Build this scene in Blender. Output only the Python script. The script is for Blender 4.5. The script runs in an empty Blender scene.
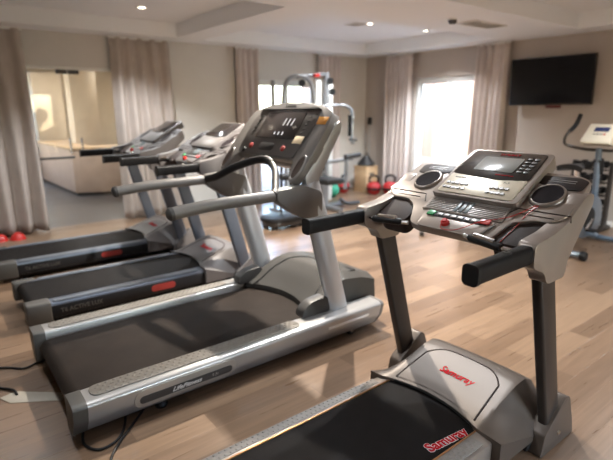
import bpy, bmesh, math, random
from mathutils import Vector as V, Matrix
random.seed(4)
PI = math.pi
scene = bpy.context.scene
col = scene.collection

# ------------------------------------------------------------------ materials
MATS = {}
def mat(name, color, rough=.5, metal=0.0, bump=0, bscale=60, var=0, vscale=6, coat=0, emit=None, es=0, spec=None):
    if name in MATS: return MATS[name]
    m = bpy.data.materials.new(name); m.use_nodes = True
    nt = m.node_tree; b = nt.nodes['Principled BSDF']
    b.inputs['Base Color'].default_value = (*color, 1); b.inputs['Roughness'].default_value = rough
    b.inputs['Metallic'].default_value = metal
    if spec is not None: b.inputs['Specular IOR Level'].default_value = spec
    if coat: b.inputs['Coat Weight'].default_value = coat; b.inputs['Coat Roughness'].default_value = .12
    if emit: b.inputs['Emission Color'].default_value = (*emit, 1); b.inputs['Emission Strength'].default_value = es
    tc = nt.nodes.new('ShaderNodeTexCoord')
    if var:
        n = nt.nodes.new('ShaderNodeTexNoise'); n.inputs['Scale'].default_value = vscale; n.inputs['Detail'].default_value = 4
        r = nt.nodes.new('ShaderNodeValToRGB')
        r.color_ramp.elements[0].position = .3; r.color_ramp.elements[1].position = .7
        r.color_ramp.elements[0].color = (*[c*(1-var) for c in color], 1); r.color_ramp.elements[1].color = (*[min(1, c*(1+var)) for c in color], 1)
        nt.links.new(tc.outputs['Object'], n.inputs['Vector']); nt.links.new(n.outputs['Fac'], r.inputs['Fac']); nt.links.new(r.outputs['Color'], b.inputs['Base Color'])
    if bump:
        n = nt.nodes.new('ShaderNodeTexNoise'); n.inputs['Scale'].default_value = bscale
        bp = nt.nodes.new('ShaderNodeBump'); bp.inputs['Strength'].default_value = bump; bp.inputs['Distance'].default_value = .004
        nt.links.new(tc.outputs['Object'], n.inputs['Vector']); nt.links.new(n.outputs['Fac'], bp.inputs['Height']); nt.links.new(bp.outputs['Normal'], b.inputs['Normal'])
    MATS[name] = m; return m

def floor_mat():
    m = bpy.data.materials.new('oak_planks'); m.use_nodes = True; nt = m.node_tree; L = nt.links
    b = nt.nodes['Principled BSDF']; tc = nt.nodes.new('ShaderNodeTexCoord')
    br = nt.nodes.new('ShaderNodeTexBrick'); br.offset = .37; br.offset_frequency = 2
    br.inputs['Scale'].default_value = 1; br.inputs['Brick Width'].default_value = .92; br.inputs['Row Height'].default_value = .145
    br.inputs['Mortar Size'].default_value = .0014; br.inputs['Mortar Smooth'].default_value = .1; br.inputs['Bias'].default_value = 0
    br.inputs['Color1'].default_value = (0, 0, 0, 1); br.inputs['Color2'].default_value = (1, 1, 1, 1); br.inputs['Mortar'].default_value = (.5, .5, .5, 1)
    L.new(tc.outputs['Object'], br.inputs['Vector'])
    ramp = nt.nodes.new('ShaderNodeValToRGB'); e = ramp.color_ramp.elements
    e[0].position = 0; e[0].color = (.128, .080, .050, 1); e[1].position = 1; e[1].color = (.245, .163, .105, 1)
    x = e.new(.5); x.color = (.185, .119, .076, 1)
    L.new(br.outputs['Color'], ramp.inputs['Fac'])
    mp = nt.nodes.new('ShaderNodeMapping'); mp.inputs['Scale'].default_value = (1.5, 26, 1); L.new(tc.outputs['Object'], mp.inputs['Vector'])
    n = nt.nodes.new('ShaderNodeTexNoise'); n.inputs['Scale'].default_value = 1.6; n.inputs['Detail'].default_value = 8; n.inputs['Distortion'].default_value = .6
    L.new(mp.outputs['Vector'], n.inputs['Vector'])
    r2 = nt.nodes.new('ShaderNodeValToRGB'); r2.color_ramp.elements[0].position = .35; r2.color_ramp.elements[0].color = (.86, .86, .86, 1)
    r2.color_ramp.elements[1].position = .65; r2.color_ramp.elements[1].color = (1.12, 1.12, 1.12, 1); L.new(n.outputs['Fac'], r2.inputs['Fac'])
    mx = nt.nodes.new('ShaderNodeMix'); mx.data_type = 'RGBA'; mx.blend_type = 'MULTIPLY'; mx.inputs[0].default_value = .8
    L.new(ramp.outputs['Color'], mx.inputs[6]); L.new(r2.outputs['Color'], mx.inputs[7])
    m2 = nt.nodes.new('ShaderNodeMix'); m2.data_type = 'RGBA'; m2.blend_type = 'MIX'; L.new(br.outputs['Fac'], m2.inputs[0])
    L.new(mx.outputs[2], m2.inputs[6]); m2.inputs[7].default_value = (.17, .11, .07, 1); L.new(m2.outputs[2], b.inputs['Base Color'])
    rr = nt.nodes.new('ShaderNodeMapRange'); rr.inputs['To Min'].default_value = .22; rr.inputs['To Max'].default_value = .38
    L.new(n.outputs['Fac'], rr.inputs['Value']); L.new(rr.outputs['Result'], b.inputs['Roughness'])
    bp = nt.nodes.new('ShaderNodeBump'); bp.inputs['Strength'].default_value = .25; bp.inputs['Distance'].default_value = .002; bp.invert = True
    L.new(br.outputs['Fac'], bp.inputs['Height']); L.new(bp.outputs['Normal'], b.inputs['Normal'])
    return m

def stripe_bump(name, color, rough, metal, kind, scale, dist=.006):
    """footplates: raised studs / ribs as geometry of the surface, via bump"""
    m = mat(name, color, rough, metal); nt = m.node_tree; b = nt.nodes['Principled BSDF']; L = nt.links
    tc = nt.nodes.new('ShaderNodeTexCoord')
    if kind == 'studs':
        t = nt.nodes.new('ShaderNodeTexVoronoi'); t.inputs['Scale'].default_value = scale; t.inputs['Randomness'].default_value = .05; out = t.outputs['Distance']
    else:
        t = nt.nodes.new('ShaderNodeTexWave'); t.inputs['Scale'].default_value = scale; out = t.outputs['Fac']
    bp = nt.nodes.new('ShaderNodeBump'); bp.inputs['Strength'].default_value = .3; bp.inputs['Distance'].default_value = dist
    if kind == 'studs': bp.invert = True
    L.new(tc.outputs['Object'], t.inputs['Vector']); L.new(out, bp.inputs['Height']); L.new(bp.outputs['Normal'], b.inputs['Normal'])
    return m

def glass_mat():
    m = bpy.data.materials.new('clear_glass'); m.use_nodes = True; nt = m.node_tree; nt.nodes.clear()
    o = nt.nodes.new('ShaderNodeOutputMaterial'); t = nt.nodes.new('ShaderNodeBsdfTransparent'); t.inputs[0].default_value = (.97, .975, .97, 1)
    g = nt.nodes.new('ShaderNodeBsdfGlossy'); g.inputs['Roughness'].default_value = .02
    lw = nt.nodes.new('ShaderNodeLayerWeight'); lw.inputs[0].default_value = .5; pw = nt.nodes.new('ShaderNodeMath'); pw.operation = 'POWER'; pw.inputs[1].default_value = 5
    f = nt.nodes.new('ShaderNodeMath'); f.operation = 'MULTIPLY_ADD'; f.inputs[1].default_value = .8; f.inputs[2].default_value = .03; mx = nt.nodes.new('ShaderNodeMixShader')
    nt.links.new(lw.outputs['Facing'], pw.inputs[0]); nt.links.new(pw.outputs[0], f.inputs[0])
    nt.links.new(f.outputs[0], mx.inputs[0]); nt.links.new(t.outputs[0], mx.inputs[1]); nt.links.new(g.outputs[0], mx.inputs[2]); nt.links.new(mx.outputs[0], o.inputs[0])
    return m

GLASS = glass_mat()
M_FLOOR = floor_mat()
M_WALL = mat('cream_wall_paint', (.66, .635, .60), .85, bump=.15, bscale=90, var=.02)
M_WALLB = mat('shaded_beige_wall_paint', (.49, .43, .385), .85, bump=.15, bscale=90, var=.02)  # beige, darkened: the shade of this backlit wall is in the colour
M_CEIL = mat('white_ceiling_paint', (.90, .91, .93), .8, bump=.08)
M_TRIM = mat('white_painted_trim', (.82, .80, .77), .5, bump=.05)
M_CURT = mat('beige_curtain_fabric', (.47, .41, .37), .9, bump=.4, bscale=220, var=.06)
M_CURTL = mat('pale_curtain_fabric', (.62, .55, .52), .9, bump=.4, bscale=220, var=.05)
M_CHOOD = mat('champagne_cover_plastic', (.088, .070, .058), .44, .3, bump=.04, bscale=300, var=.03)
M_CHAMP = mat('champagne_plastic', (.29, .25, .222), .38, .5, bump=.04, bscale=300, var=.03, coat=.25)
M_SILVER = mat('silver_plastic', (.40, .385, .36), .34, .5, bump=.04, bscale=300, var=.03, coat=.2)
M_DSTEEL = mat('dark_bronze_metal', (.055, .048, .044), .34, .55, bump=.04, bscale=300, var=.08)
M_BLUESTEEL = mat('slate_blue_metal', (.13, .15, .19), .35, .5, bump=.04, var=.05)
M_BLACK = mat('black_rubber', (.008, .008, .009), .5, spec=.3, bump=.15, bscale=400, var=.1)
M_FOAM = mat('black_foam_grip', (.006, .006, .007), .48, spec=.2, bump=.35, bscale=500, var=.1)
M_BELT = mat('treadmill_belt_rubber', (.011, .0095, .009), .62, spec=.10, bump=.5, bscale=700, var=.15, vscale=12)
M_BELTB = mat('brown_worn_belt', (.021, .0155, .0125), .60, spec=.12, bump=.5, bscale=700, var=.2, vscale=6)
M_BROWN = mat('dark_brown_plastic', (.032, .021, .018), .6, spec=.2, bump=.1, var=.08)
M_DGREY = mat('dark_grey_plastic', (.045, .043, .042), .45, bump=.08, bscale=200, var=.06)
M_GREY = mat('warm_grey_plastic', (.15, .142, .136), .42, .15, bump=.08, bscale=200, var=.05)
M_HOODG = mat('grey_hood_plastic', (.050, .047, .043), .48, 0, spec=.3, bump=.08, bscale=200, var=.05)
M_LGREY = mat('silver_painted_rail', (.40, .395, .39), .32, .55, bump=.05, bscale=200, var=.04, coat=.2)
M_CREAM = mat('ivory_panel', (.66, .60, .48), .32, .2, bump=.03, var=.03, coat=.3)
M_SCREEN = mat('black_glossy_panel', (.018, .016, .017), .16, bump=.02, var=.1, coat=.5)
M_CAP = mat('taupe_end_cap', (.070, .066, .060), .5, bump=.08, var=.05)
M_LILAC = mat('lilac_grey_plastic', (.12, .112, .112), .5, .05, bump=.06, bscale=200, var=.04)
M_LCD = mat('grey_lcd', (.27, .28, .27), .2, bump=.02, var=.05, coat=.4)
M_RED = mat('red_print', (.42, .008, .015), .8, spec=.1, bump=.05, var=.06)
M_REDP = mat('red_plastic', (.55, .02, .015), .35, bump=.05, var=.06, coat=.3)
M_GREEN = mat('green_button', (.03, .30, .10), .4, bump=.05, var=.06)
M_CHROME = mat('chrome', (.75, .75, .76), .12, 1, bump=.02, var=.03)
M_COPPER = mat('copper_edge_trim', (.62, .33, .15), .28, .9, bump=.02, var=.05)
M_WHITE = mat('white_plastic', (.80, .80, .78), .45, bump=.04, var=.03)
M_LABEL = mat('white_print', (.75, .75, .74), .5, bump=.02, var=.03)
M_LED = mat('lit_digits', (.7, .7, .7), .5, emit=(.85, .88, .9), es=.35, bump=.01, var=.02)
M_ORANGE = mat('orange_sticker', (.68, .30, .05), .5, bump=.05, var=.05)
M_BEIGE = mat('beige_sticker', (.75, .62, .42), .5, bump=.05, var=.05)
M_STUDR = stripe_bump('studded_grey_footplate', (.24, .22, .20), .6, .0, 'studs', 36, .0035)
M_STUDM = stripe_bump('studded_tan_footplate', (.16, .145, .125), .6, .0, 'studs', 22, .008)
M_RIBT = stripe_bump('ribbed_slate_footplate', (.20, .22, .25), .45, .3, 'ribs', 16)
M_WOOD = mat('light_plywood', (.55, .38, .22), .55, bump=.15, bscale=40, var=.12, vscale=8)
M_STONE = mat('grey_lobby_floor', (.09, .085, .085), .35, bump=.05, var=.08, vscale=3)
M_LOBBY = mat('lobby_wall_paint', (.66, .56, .43), .8, bump=.1, var=.03)
M_COUNTER = mat('cream_counter_panel', (.46, .34, .26), .5, bump=.05, var=.06)
M_PEACH = mat('peach_render', (.52, .34, .24), .9, bump=.3, var=.05)
M_TERR = mat('pale_terrace_paving', (.40, .37, .34), .8, bump=.2, var=.08)
M_GRASS = mat('lawn_green', (.16, .30, .08), .9, bump=.6, bscale=40, var=.3, vscale=20)
M_TURQ = mat('turquoise_canvas', (.03, .55, .50), .8, bump=.2, var=.05)
M_LAMP = mat('lit_lamp_lens', (1, .95, .85), .5, emit=(1, .86, .66), es=14, bump=.01, var=.01)

# ------------------------------------------------------------------ mesh builder
class B:
    def __init__(s): s.bm = bmesh.new()
    def _merge(s, t, M=None):
        if M is not None: t.transform(M)
        me = bpy.data.meshes.new('t'); t.to_mesh(me); s.bm.from_mesh(me); bpy.data.meshes.remove(me); t.free(); return s
    def box(s, c, size, bev=0, seg=2, M=None, rot=None):
        t = bmesh.new(); bmesh.ops.create_cube(t, size=1); bmesh.ops.scale(t, vec=size, verts=t.verts)
        if bev: bmesh.ops.bevel(t, geom=t.edges[:], offset=bev, segments=seg, affect='EDGES', profile=.5)
        if rot: t.transform(rot)
        t.transform(Matrix.Translation(c)); return s._merge(t, M)
    def bb(s, lo, hi, bev=0, M=None, seg=2):
        lo = V(lo); hi = V(hi); return s.box((lo+hi)/2, hi-lo, bev, seg, M)
    def prism(s, pts, lo, hi, axis='y', bev=0, M=None, seg=2):
        """polygon extruded: axis y -> pts are (x,z); axis x -> (y,z); axis z -> (x,y)"""
        f = {'y': lambda a, b, c: (a, c, b), 'x': lambda a, b, c: (c, a, b), 'z': lambda a, b, c: (a, b, c)}[axis]
        t = bmesh.new(); n = len(pts)
        v0 = [t.verts.new(f(a, b, lo)) for a, b in pts]; v1 = [t.verts.new(f(a, b, hi)) for a, b in pts]
        t.faces.new(v0); t.faces.new(v1)
        for i in range(n): t.faces.new((v0[i], v0[(i+1) % n], v1[(i+1) % n], v1[i]))
        bmesh.ops.recalc_face_normals(t, faces=t.faces[:])
        if bev: bmesh.ops.bevel(t, geom=t.edges[:], offset=bev, segments=seg, affect='EDGES', profile=.5, clamp_overlap=True)
        return s._merge(t, M)
    def sweep(s, path, sec, up=(0, 0, 1), M=None, scale=None, cap=True):
        """section points (a across, b up) swept along path"""
        t = bmesh.new(); P = [V(p) for p in path]; rings = []; up = V(up)
        for i, p in enumerate(P):
            d = (P[min(i+1, len(P)-1)] - P[max(i-1, 0)]).normalized()
            a = d.cross(up)
            if a.length < 1e-4: a = d.cross(V((0, 1, 0)))
            a.normalize(); b = a.cross(d).normalized(); k = scale[i] if scale else 1
            rings.append([t.verts.new(p + a*(q[0]*k) + b*(q[1]*k)) for q in sec])
        n = len(sec)
        for r0, r1 in zip(rings, rings[1:]):
            for i in range(n): t.faces.new((r0[i], r0[(i+1) % n], r1[(i+1) % n], r1[i]))
        if cap: t.faces.new(rings[0]); t.faces.new(rings[-1])
        bmesh.ops.recalc_face_normals(t, faces=t.faces[:])
        return s._merge(t, M)
    def tube(s, path, r, n=12, M=None, up=(0, 0, 1), scale=None):
        return s.sweep(path, [(r*math.cos(2*PI*i/n), r*math.sin(2*PI*i/n)) for i in range(n)], up, M, scale)
    def lathe(s, prof, c=(0, 0, 0), n=24, M=None):
        t = bmesh.new(); rings = []
        for r, z in prof:
            rings.append([t.verts.new((max(r, 1e-4)*math.cos(2*PI*i/n), max(r, 1e-4)*math.sin(2*PI*i/n), z)) for i in range(n)])
        for r0, r1 in zip(rings, rings[1:]):
            for i in range(n): t.faces.new((r0[i], r0[(i+1) % n], r1[(i+1) % n], r1[i]))
        t.faces.new(rings[0]); t.faces.new(rings[-1])
        bmesh.ops.recalc_face_normals(t, faces=t.faces[:])
        t.transform(Matrix.Translation(c)); return s._merge(t, M)
    def grid(s, nu, nv, f, M=None, thick=0):
        t = bmesh.new(); g = [[t.verts.new(f(i/nu, j/nv)) for j in range(nv+1)] for i in range(nu+1)]
        for i in range(nu):
            for j in range(nv): t.faces.new((g[i][j], g[i+1][j], g[i+1][j+1], g[i][j+1]))
        bmesh.ops.recalc_face_normals(t, faces=t.faces[:])
        if thick: bmesh.ops.solidify(t, geom=t.faces[:], thickness=thick)
        return s._merge(t, M)

def studs(b, x0, x1, y0, y1, z, dx, dy, r, h):
    nx = int((x1-x0)/dx); ny = max(1, int((y1-y0)/dy))
    for i in range(nx+1):
        for j in range(ny+1):
            x = x0+(x1-x0)*(i+(.5 if j % 2 else 0))/(nx+.5); y = y0+(y1-y0)*j/ny
            vs = [b.bm.verts.new((x+q*r*math.cos(PI*k/3), y+q*r*math.sin(PI*k/3), zz)) for q, zz in ((1, z-.0005), (.55, z+h)) for k in range(6)]
            b.bm.faces.new(vs[6:])
            for k in range(6): b.bm.faces.new((vs[k], vs[(k+1) % 6], vs[6+(k+1) % 6], vs[6+k]))
def rr(w, h, r, n=5):
    out = []
    for cx, cy, a0 in ((w/2-r, h/2-r, 0), (-w/2+r, h/2-r, 90), (-w/2+r, -h/2+r, 180), (w/2-r, -h/2+r, 270)):
        for k in range(n+1):
            a = math.radians(a0+90*k/n); out.append((cx+r*math.cos(a), cy+r*math.sin(a)))
    return out
def rpoly(pts, r, n=4):
    """round the corners of a polygon"""
    out = []; N = len(pts)
    for i in range(N):
        p = V(pts[i]); a = V(pts[i-1]); b = V(pts[(i+1) % N]); da = a-p; db = b-p
        k = min(r, da.length*.45, db.length*.45); A = p+da.normalized()*k; Bq = p+db.normalized()*k
        for j in range(n+1):
            u = j/n; q = A*(1-u)**2 + p*2*u*(1-u) + Bq*u*u; out.append((q.x, q.y))
    return out
def smooth_path(pts, n=8):
    P = [V(p) for p in pts]; out = []
    for i in range(len(P)-1):
        p0 = P[max(i-1, 0)]; p1 = P[i]; p2 = P[i+1]; p3 = P[min(i+2, len(P)-1)]
        for k in range(n):
            t = k/n
            out.append(.5*((2*p1)+(p2-p0)*t+(2*p0-5*p1+4*p2-p3)*t*t+(3*p1-p0-3*p2+p3)*t**3))
    out.append(P[-1]); return out

ORG = [V((0, 0, 0))]
def link(name, me, parent=None):
    o = bpy.data.objects.new(name, me); col.objects.link(o)
    if parent: o.parent = parent
    return o
def fin(b, name, m, parent=None, sharp=38, org=None):
    """one mesh object; vertices are given in world space and stored relative to the thing's base"""
    O = ORG[0] if org is None else V(org)
    b.bm.transform(Matrix.Translation(-O))
    me = bpy.data.meshes.new(name); b.bm.to_mesh(me); b.bm.free()
    for p in me.polygons: p.use_smooth = True
    me.set_sharp_from_angle(angle=math.radians(sharp)); me.materials.append(m)
    o = link(name, me, parent)
    if parent is None: o.location = O
    return o
def root(name, loc, label, cat, group=None, rz=0):
    o = bpy.data.objects.new(name, None); col.objects.link(o); o.location = loc; o.rotation_euler = (0, 0, rz)
    o.empty_display_size = .1; o['label'] = label; o['category'] = cat
    if group: o['group'] = group
    ORG[0] = V(loc); return o
def tag(o, label, cat, group=None):
    o['label'] = label; o['category'] = cat
    if group: o['group'] = group
    return o
def struct(o): o['kind'] = 'structure'; return o
def text(s, size, M, m, parent, name='lettering', shear=0, bold=0, org=None):
    cu = bpy.data.curves.new('t', 'FONT'); cu.body = s; cu.size = size; cu.align_x = 'CENTER'; cu.align_y = 'CENTER'
    cu.extrude = .0006; cu.shear = shear; cu.offset = bold; cu.resolution_u = 3
    o = bpy.data.objects.new('t', cu); col.objects.link(o); dg = bpy.context.evaluated_depsgraph_get(); dg.update()
    me = bpy.data.meshes.new_from_object(o.evaluated_get(dg)); bpy.data.objects.remove(o)
    me.transform(M); me.transform(Matrix.Translation(-(ORG[0] if org is None else V(org)))); me.materials.clear(); me.materials.append(m)
    me.name = name
    return link(name, me, parent)
def frame(o, x, y, z):
    return Matrix(((x[0], y[0], z[0], o[0]), (x[1], y[1], z[1], o[1]), (x[2], y[2], z[2], o[2]), (0, 0, 0, 1)))
def copy_tree(o, parent=None):
    c = o.copy(); col.objects.link(c); c.parent = parent
    for ch in list(o.children): copy_tree(ch, c)
    return c

# ================================================================== ROOM
H1, H2 = 2.44, 2.62
X0, X1, Y0, Y1 = -2.6, 6.88, -2.8, 6.9
ORG[0] = V((0, 0, 0))
b = B(); b.bb((X0-.1, Y0-.1, -.1), (X1, Y1, 0)); struct(fin(b, 'floor', M_FLOOR))
# ceiling: soffit strips at H1, recessed coffers at H2
b = B()
xs = [X0, -1.2, 2.9, 3.3, 6.45, X1]; ys = [Y0, -2.2, 2.9, 4.0, 6.5, Y1]
for i in (0, 2, 4): b.bb((xs[i], Y0, H1), (xs[i+1], Y1, 2.8))
for i in (1, 3):
    for j in (0, 2, 4): b.bb((xs[i], ys[j], H1), (xs[i+1], ys[j+1], 2.8))
    for j in (1, 3): b.bb((xs[i], ys[j], H2), (xs[i+1], ys[j+1], 2.8))
struct(fin(b, 'ceiling', M_CEIL))

def wall(name, ax, a0, a1, lo, hi, holes, m, z1=2.8):
    """wall along one axis with rectangular openings (u0,u1,z0,z1)"""
    b = B()
    def add(u0, u1, z0, zz):
        if u1-u0 < 1e-4 or zz-z0 < 1e-4: return
        if ax == 'x': b.bb((u0, lo, z0), (u1, hi, zz))
        else: b.bb((lo, u0, z0), (hi, u1, zz))
    u = a0
    for (h0, h1, g0, g1) in sorted(holes):
        add(u, h0, 0, z1); add(h0, h1, 0, g0); add(h0, h1, g1, z1); u = h1
    add(u, a1, 0, z1)
    return struct(fin(b, name, m))
wall('wall_back', 'x', X0-.2, X1+.2, Y1, Y1+.2, [(.98, 2.22, 0, 2.04), (4.38, 5.70, .05, 1.98)], M_WALL)
wall('wall_right', 'y', Y0, Y1, X1, X1+.2, [(4.44, 5.72, .05, 2.02)], M_WALLB)
wall('wall_left', 'y', Y0, Y1, X0-.2, X0, [], M_WALL)
wall('wall_front', 'x', X0-.2, X1+.2, Y0-.2, Y0, [(1.6, 3.4, .05, 2.05)], M_WALL)
def base(name, lo, hi): 
    b = B(); b.bb(lo, hi, .003); struct(fin(b, name, M_TRIM))
base('baseboard_right', (X1-.015, Y0, 0), (X1, 4.44, .08))
base('baseboard_back', (2.22, Y1-.015, 0), (4.38, Y1, .08))

def sliding(name, ax, u0, u1, z0, z1, w, depth):
    """two leaf sliding window: outer frame plus leaves, each with its pane"""
    ORG[0] = V((0, 0, 0))
    def P(u, z, d): return (u, w+d, z) if ax == 'x' else (w+d, u, z)
    f = B(); t = .055
    for a in ((u0, u0+t, z0, z1), (u1-t, u1, z0, z1), (u0+t, u1-t, z1-t, z1), (u0+t, u1-t, z0, z0+t)):
        p = P(a[0], a[2], .04); q = P(a[1], a[3], .16); f.bb([min(i, j) for i, j in zip(p, q)], [max(i, j) for i, j in zip(p, q)], .004)
    fr = struct(fin(f, name, M_WHITE))
    mid = (u0+u1)/2
    for k, (a0, a1) in enumerate(((u0+t, mid+.03), (mid-.03, u1-t))):
        d0 = .055+.045*k; g = B(); s = .045; zz0, zz1 = z0+t, z1-t
        for a in ((a0, a0+s, zz0, zz1), (a1-s, a1, zz0, zz1), (a0+s, a1-s, zz1-s, zz1), (a0+s, a1-s, zz0, zz0+s)):
            p = P(a[0], a[2], d0); q = P(a[1], a[3], d0+.04); g.bb([min(i, j) for i, j in zip(p, q)], [max(i, j) for i, j in zip(p, q)], .004)
        lf = fin(g, 'sash', M_WHITE, fr)
        g = B(); p = P(a0+s, zz0+s, d0+.017); q = P(a1-s, zz1-s, d0+.023); g.bb([min(i, j) for i, j in zip(p, q)], [max(i, j) for i, j in zip(p, q)])
        fin(g, 'pane', GLASS, lf)
    return fr
sliding('window_1', 'x', 4.38, 5.70, .05, 1.98, Y1, 1)
sliding('window_2', 'y', 4.44, 5.72, .05, 2.02, X1, 1)
sliding('added_window', 'x', 1.6, 3.4, .05, 2.05, Y0-.2, 1)  # unseen window, added to let daylight in from behind the camera

# glass double door to the lobby
ORG[0] = V((0, 0, 0))
f = B()
f.bb((.98, Y1+.04, 2.0), (2.22, Y1+.12, 2.04), .003); f.bb((.98, Y1+.04, 0), (1.005, Y1+.12, 2.0), .003); f.bb((2.195, Y1+.04, 0), (2.22, Y1+.12, 2.0), .003)
door = struct(fin(f, 'door_1', M_WHITE))
for k, (a, c) in enumerate(((1.008, 1.596), (1.604, 2.192))):
    g = B(); g.bb((a, Y1+.075, .01), (c, Y1+.085, 1.995)); leaf = fin(g, 'glass_leaf', GLASS, door)
    hx = 1.53 if k == 0 else 1.67
    h = B(); h.tube([(hx, Y1+.03, .95), (hx, Y1+.03, 1.15)], .014); h.tube([(hx, Y1+.03, .97), (hx, Y1+.08, .97)], .008); h.tube([(hx, Y1+.03, 1.13), (hx, Y1+.08, 1.13)], .008)
    fin(h, 'door_handle', M_CHROME, leaf)
    h = B(); h.box((1.6+(-.07 if k == 0 else .07), Y1+.08, 1.975), (.13, .035, .05), .004); fin(h, 'patch_fitting', M_DGREY, leaf)
h = B(); h.tube([(1.03, Y1+.045, .90), (1.57, Y1+.045, .90)], .016); h.tube([(1.06, Y1+.045, .90), (1.06, Y1+.08, .90)], .008); h.tube([(1.54, Y1+.045, .90), (1.54, Y1+.08, .90)], .008)
fin(h, 'push_bar', M_DGREY, door)

# lobby beyond the glass door
LX0, LX1, LY0, LY1, LH = -.6, 4.2, Y1+.2, 13.2, 2.5
b = B(); b.bb((LX0, LY0, -.1), (LX1, LY1, 0)); b.bb((.98, Y1, -.1), (2.22, LY0, 0)); struct(fin(b, 'trim_1', M_STONE))
wall('wall_lobby_left', 'y', LY0, LY1, LX0-.1, LX0, [(9.2, 10.4, .8, 2.2)], M_LOBBY, LH+.1)
wall('wall_lobby_right', 'y', LY0, LY1, LX1, LX1+.1, [], M_LOBBY, LH+.1)
wall('wall_lobby_far', 'x', LX0, LX1, LY1, LY1+.1, [(.95, 1.9, .7, 2.25), (3.05, 3.4, .3, 2.2)], M_LOBBY, LH+.1)
b = B(); b.bb((LX0, LY0, LH), (LX1, LY1, LH+.1)); struct(fin(b, 'trim_2', M_CEIL))
b = B(); b.bb((2.05, 12.2, 0), (2.65, 13.19, 2.3), .01); struct(fin(b, 'trim_3', M_LOBBY))
b = B(); b.bb((2.42, 10.5, .0), (2.9, 10.9, 2.5), .01); struct(fin(b, 'trim_4', M_LOBBY))
r = root('white_cabinet', (1.75, 11.9, 0), 'tall white panel cabinet standing inside the room beyond the glass doors', 'cabinet')
b = B(); b.bb((1.35, 11.65, .0), (1.88, 12.1, 1.95), .008); fin(b, 'body', M_WHITE, r)
b = B(); b.bb((1.37, 11.625, .08), (1.86, 11.65, 1.93), .006); d_ = fin(b, 'door', M_WHITE, r)
b = B(); b.tube([(1.52, 11.60, .95), (1.52, 11.60, 1.15)], .012); fin(b, 'handle', M_CHROME, d_)
r = root('reception_counter', (2.6, 9.8, 0), 'long cream reception counter on grey floor seen through the glass doors', 'counter')
ct = [(2.05, 9.3), (3.6, 8.7), (3.8, 9.2), (2.5, 9.75), (2.55, 11.9), (1.95, 11.9)]
b = B(); b.prism(ct, .06, .82, 'z', .006); fin(b, 'body', M_COUNTER, r)
b = B(); b.prism([(x*1.0+(x-2.7)*.03, y+(y-10)*.02) for x, y in ct], .82, .86, 'z', .006); fin(b, 'worktop', M_WOOD, r)
b = B(); b.prism([(2.7+(x-2.7)*.94, 10+(y-10)*.94) for x, y in ct], 0, .06, 'z'); fin(b, 'plinth', M_DGREY, r)

# outside: terrace, lawn, peach building, parasol
ORG[0] = V((0, 0, 0))
b = B(); b.bb((X1+.2, -20, -.35), (13, 40, -.05)); b.bb((-20, LY1+.1, -.35), (X1+.2, 40, -.05)); b.bb((LX1+.1, Y1+.2, -.35), (X1+.2, LY1+.1, -.05)); struct(fin(b, 'trim_5', M_TERR))
b = B(); b.bb((13, -20, -.35), (60, 40, -.06)); o = fin(b, 'ground_outside', M_GRASS); o['kind'] = 'structure'; o.name = 'trim_6'
r = root('building', (9.8, 8.8, -.05), 'peach rendered building on the terrace, left pane of the right wall window', 'building')
b = B(); b.bb((8.9, 6.8, -.05), (12.4, 11.6, 4.6), .02); fin(b, 'wall', M_PEACH, r)
b = B(); b.bb((8.85, 6.75, -.05), (12.45, 11.65, .45), .02); fin(b, 'plinth', M_COUNTER, r)
r = root('parasol', (13.2, 9.0, -.06), 'turquoise parasol on the lawn beyond the right wall window', 'parasol')
b = B(); b.tube([(13.2, 9.0, -.06), (13.2, 9.0, .80)], .025); fin(b, 'pole', M_WHITE, r)
b = B(); b.lathe([(.01, .92), (.16, .84), (.30, .62), (.33, .50), (.30, .50), (.15, .80), (.01, .88)], (13.2, 9.0, 0), 8); fin(b, 'canopy', M_TURQ, r)

# curtains
def curtain(x0, x1, ax, w, label, m, folds, spread0=0, spread1=0, ph=0):
    """gathered drape hanging from the ceiling line; ax 'x' on the back wall, 'y' on the right wall"""
    L_ = (x1-x0); n = folds*10
    r = root('curtain', ((x0+x1)/2, w, .02) if ax == 'x' else (w, (x0+x1)/2, .02), label, 'curtain')
    rnd = random.Random(int(x0*100)); am = [rnd.uniform(.7, 1.2) for _ in range(folds+2)]
    def f(i, j):
        z = .02+(2.40)*j; k = (1-j)
        u = x0+L_*i + (i-.5)*0 + spread1*k*i - spread0*k*(1-i)
        fo = int(i*folds); A = .058*am[fo]*(.55+.45*k)*(1 if j < .93 else .75)
        d = A*math.sin(i*folds*2*PI+ph+.5*math.sin(3*k+fo)) + .012*math.sin(i*folds*5+k*4)
        return (u, w+d, z) if ax == 'x' else (w+d, u, z)
    b = B(); b.grid(n, 22, f, thick=.004); fin(b, 'drape', m, r, 180)
    b = B(); q = .025
    if ax == 'x': b.bb((x0-.02, w-q/2, 2.405), (x1+.02, w+q/2, 2.435), .004)
    else: b.bb((w-q/2, x0-.02, 2.405), (w+q/2, x1+.02, 2.435), .004)
    fin(b, 'curtain_track', M_WHITE, r)
curtain(.35, 1.10, 'x', 6.79, 'beige curtain left of the glass doors, with red domes at its hem', M_CURT, 4, 0, .03)
curtain(2.10, 2.90, 'x', 6.79, 'beige curtain hanging right of the glass doors, behind the far treadmill', M_CURT, 5, 0, .10, 1)
curtain(3.98, 4.40, 'x', 6.79, 'beige curtain at the left edge of the window behind the cable machine', M_CURTL, 4, 0, .0, 2)
curtain(5.62, 6.12, 'x', 6.79, 'pale curtain directly behind the cable machine frame', M_CURTL, 5, 0, 0, .5)
curtain(5.70, 6.28, 'y', 6.77, 'pale curtain between the room corner and the right wall window', M_CURTL, 6, 0, 0, .3)
curtain(3.95, 4.46, 'y', 6.77, 'pale curtain between the right wall window and the television', M_CURTL, 6, .0, .06, .9)

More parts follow.
